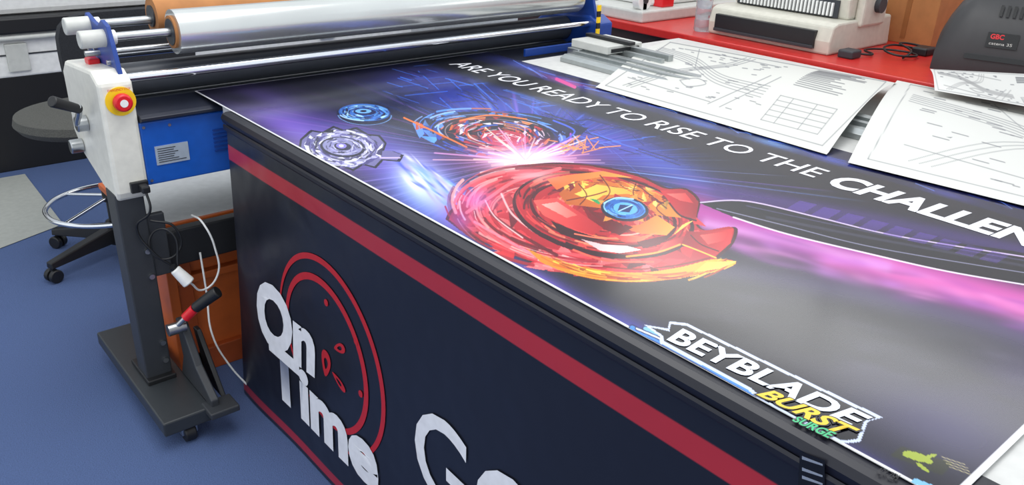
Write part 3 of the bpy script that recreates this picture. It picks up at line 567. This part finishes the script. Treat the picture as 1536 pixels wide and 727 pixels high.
for x,s_ in ((0,.50),(.015,.66),(.04,.84),(.075,1.0),(.11,1.08),(.52,1.08),(.57,1.0),(.60,.8),(.61,.62)):
    secs.append([bm.verts.new(L3(x,.15+(p-.15)*(.75+.25*min(1,s_)),q*s_)) for p,q in prof])
for A,Bq in zip(secs,secs[1:]):
    for i in range(len(prof)): bm.faces.new((A[i],A[(i+1)%len(prof)],Bq[(i+1)%len(prof)],Bq[i]))
bm.faces.new(secs[0]); bm.faces.new(secs[-1][::-1]); mk('body',bm,charcoal,dl,True)
def q4(name,x0,x1,z0,z1,y0,y1,m_): flat(name,[L3(x0,y0,z0),L3(x1,y0,z0),L3(x1,y1,z1),L3(x0,y1,z1)],m_,dl)
bb=mat('badge_black',(14,14,16),.25)
q4('badge',.155,.25,.100,.148,.003,.015,bb)
text_quad('badge_text','GBC',[L3(.165,.0125,.143),L3(.205,.0125,.143),L3(.205,.0085,.128),L3(.165,.0085,.128)],red,dl,.03)
text_quad('badge_text_b','catena 35',[L3(.165,.0055,.118),L3(.235,.0055,.118),L3(.235,.0035,.109),L3(.165,.0035,.109)],gplas,dl,0)
for i_ in range(12): q4('vent',.17+i_*.02,.180+i_*.02,.20,.235,.029,.048,bb)
q4('entry_slot',.10,.54,.055,.070,-.004,.000,bb)
ad=grp('power_adapter'); box('brick',(2.93,1.51,RZ),(3.00,1.57,RZ+.03),dgrey,ad,.006)
tube('lead',[(3.0,1.54,RZ+.012),(3.06,1.50,RZ+.008),(3.12,1.56,RZ+.01),(3.22,1.46,RZ+.01),(3.16,1.38,RZ+.012),(3.08,1.44,RZ+.02),(3.2,1.5,RZ+.03),(3.32,1.42,RZ+.01)],.004,black,ad)
tube('lead_b',[(3.10,1.40,RZ+.008),(3.2,1.42,RZ+.02),(3.28,1.50,RZ+.03),(3.34,1.38,RZ+.01),(3.22,1.34,RZ+.01)],.004,black,ad)
box('multi_socket',(3.24,1.38,RZ),(3.32,1.44,RZ+.03),black,ad,.006)
tm=grp('paper_trimmer'); box('base',(2.84,2.46,RZ),(3.60,2.95,RZ+.05),gplas,tm,.008); box('head',(3.0,2.55,RZ+.05),(3.55,2.9,RZ+.16),white,tm,.015)
cyl('pressure_wheel',(2.90,2.50,RZ+.09),(2.90,2.54,RZ+.09),.045,white,tm,bevel=.004); cyl('wheel_hub',(2.90,2.495,RZ+.09),(2.90,2.545,RZ+.09),.015,dgrey,tm); box('wheel_stand',(2.885,2.50,RZ+.04),(2.915,2.56,RZ+.09),gplas,tm); box('red_stop',(3.02,2.50,RZ+.05),(3.10,2.56,RZ+.10),red,tm,.004)
# ---------------------------------------------------------------- camera & light
cd=bpy.data.cameras.new('camera'); cam=bpy.data.objects.new('camera',cd); col.objects.link(cam); bpy.context.scene.camera=cam
cd.sensor_fit='HORIZONTAL'; cd.sensor_width=36; cd.lens=36*F/1536; cd.clip_start=.02
ex3=lambda r:Vector((r@E1,r@E2,r@E3))
r_=ex3(np.array((1.,0,0)));u_=ex3(np.array((0,-1.,0)));b__=ex3(np.array((0,0,-1.)))
M=Matrix((r_,u_,b__)).transposed(); cam.matrix_world=Matrix.Translation(Vector(CAM))@M.to_4x4()
w=bpy.data.worlds.new('world'); bpy.context.scene.world=w; w.use_nodes=True; nt=w.node_tree; bg=nt.nodes['Background']
bg.inputs['Color'].default_value=(.90,.95,1,1); bg.inputs['Strength'].default_value=1.1
def area(name,loc,tgt,sx,sy,e,c=(1,1,1)):
    l=bpy.data.lights.new(name,'AREA'); l.shape='RECTANGLE'; l.size=sx;l.size_y=sy; l.energy=e; l.color=c
    o=bpy.data.objects.new(name,l); col.objects.link(o); o.location=loc; o.rotation_euler=(Vector(tgt)-Vector(loc)).to_track_quat('-Z','Y').to_euler(); return o
area('overhead_fill',(1.0,1.6,3.0),(1.3,2.0,0),1.2,2.4,36,(1,.99,.97))  # added overhead fill for general diffuse light, not a known fitting
area('window_light',(4.05,1.2,2.67),(1.6,.9,.9),4.2,.5,18,(1,.99,.98))
sc=bpy.context.scene; sc.view_settings.view_transform='Standard'; sc.view_settings.look='None'; sc.view_settings.exposure=0.10
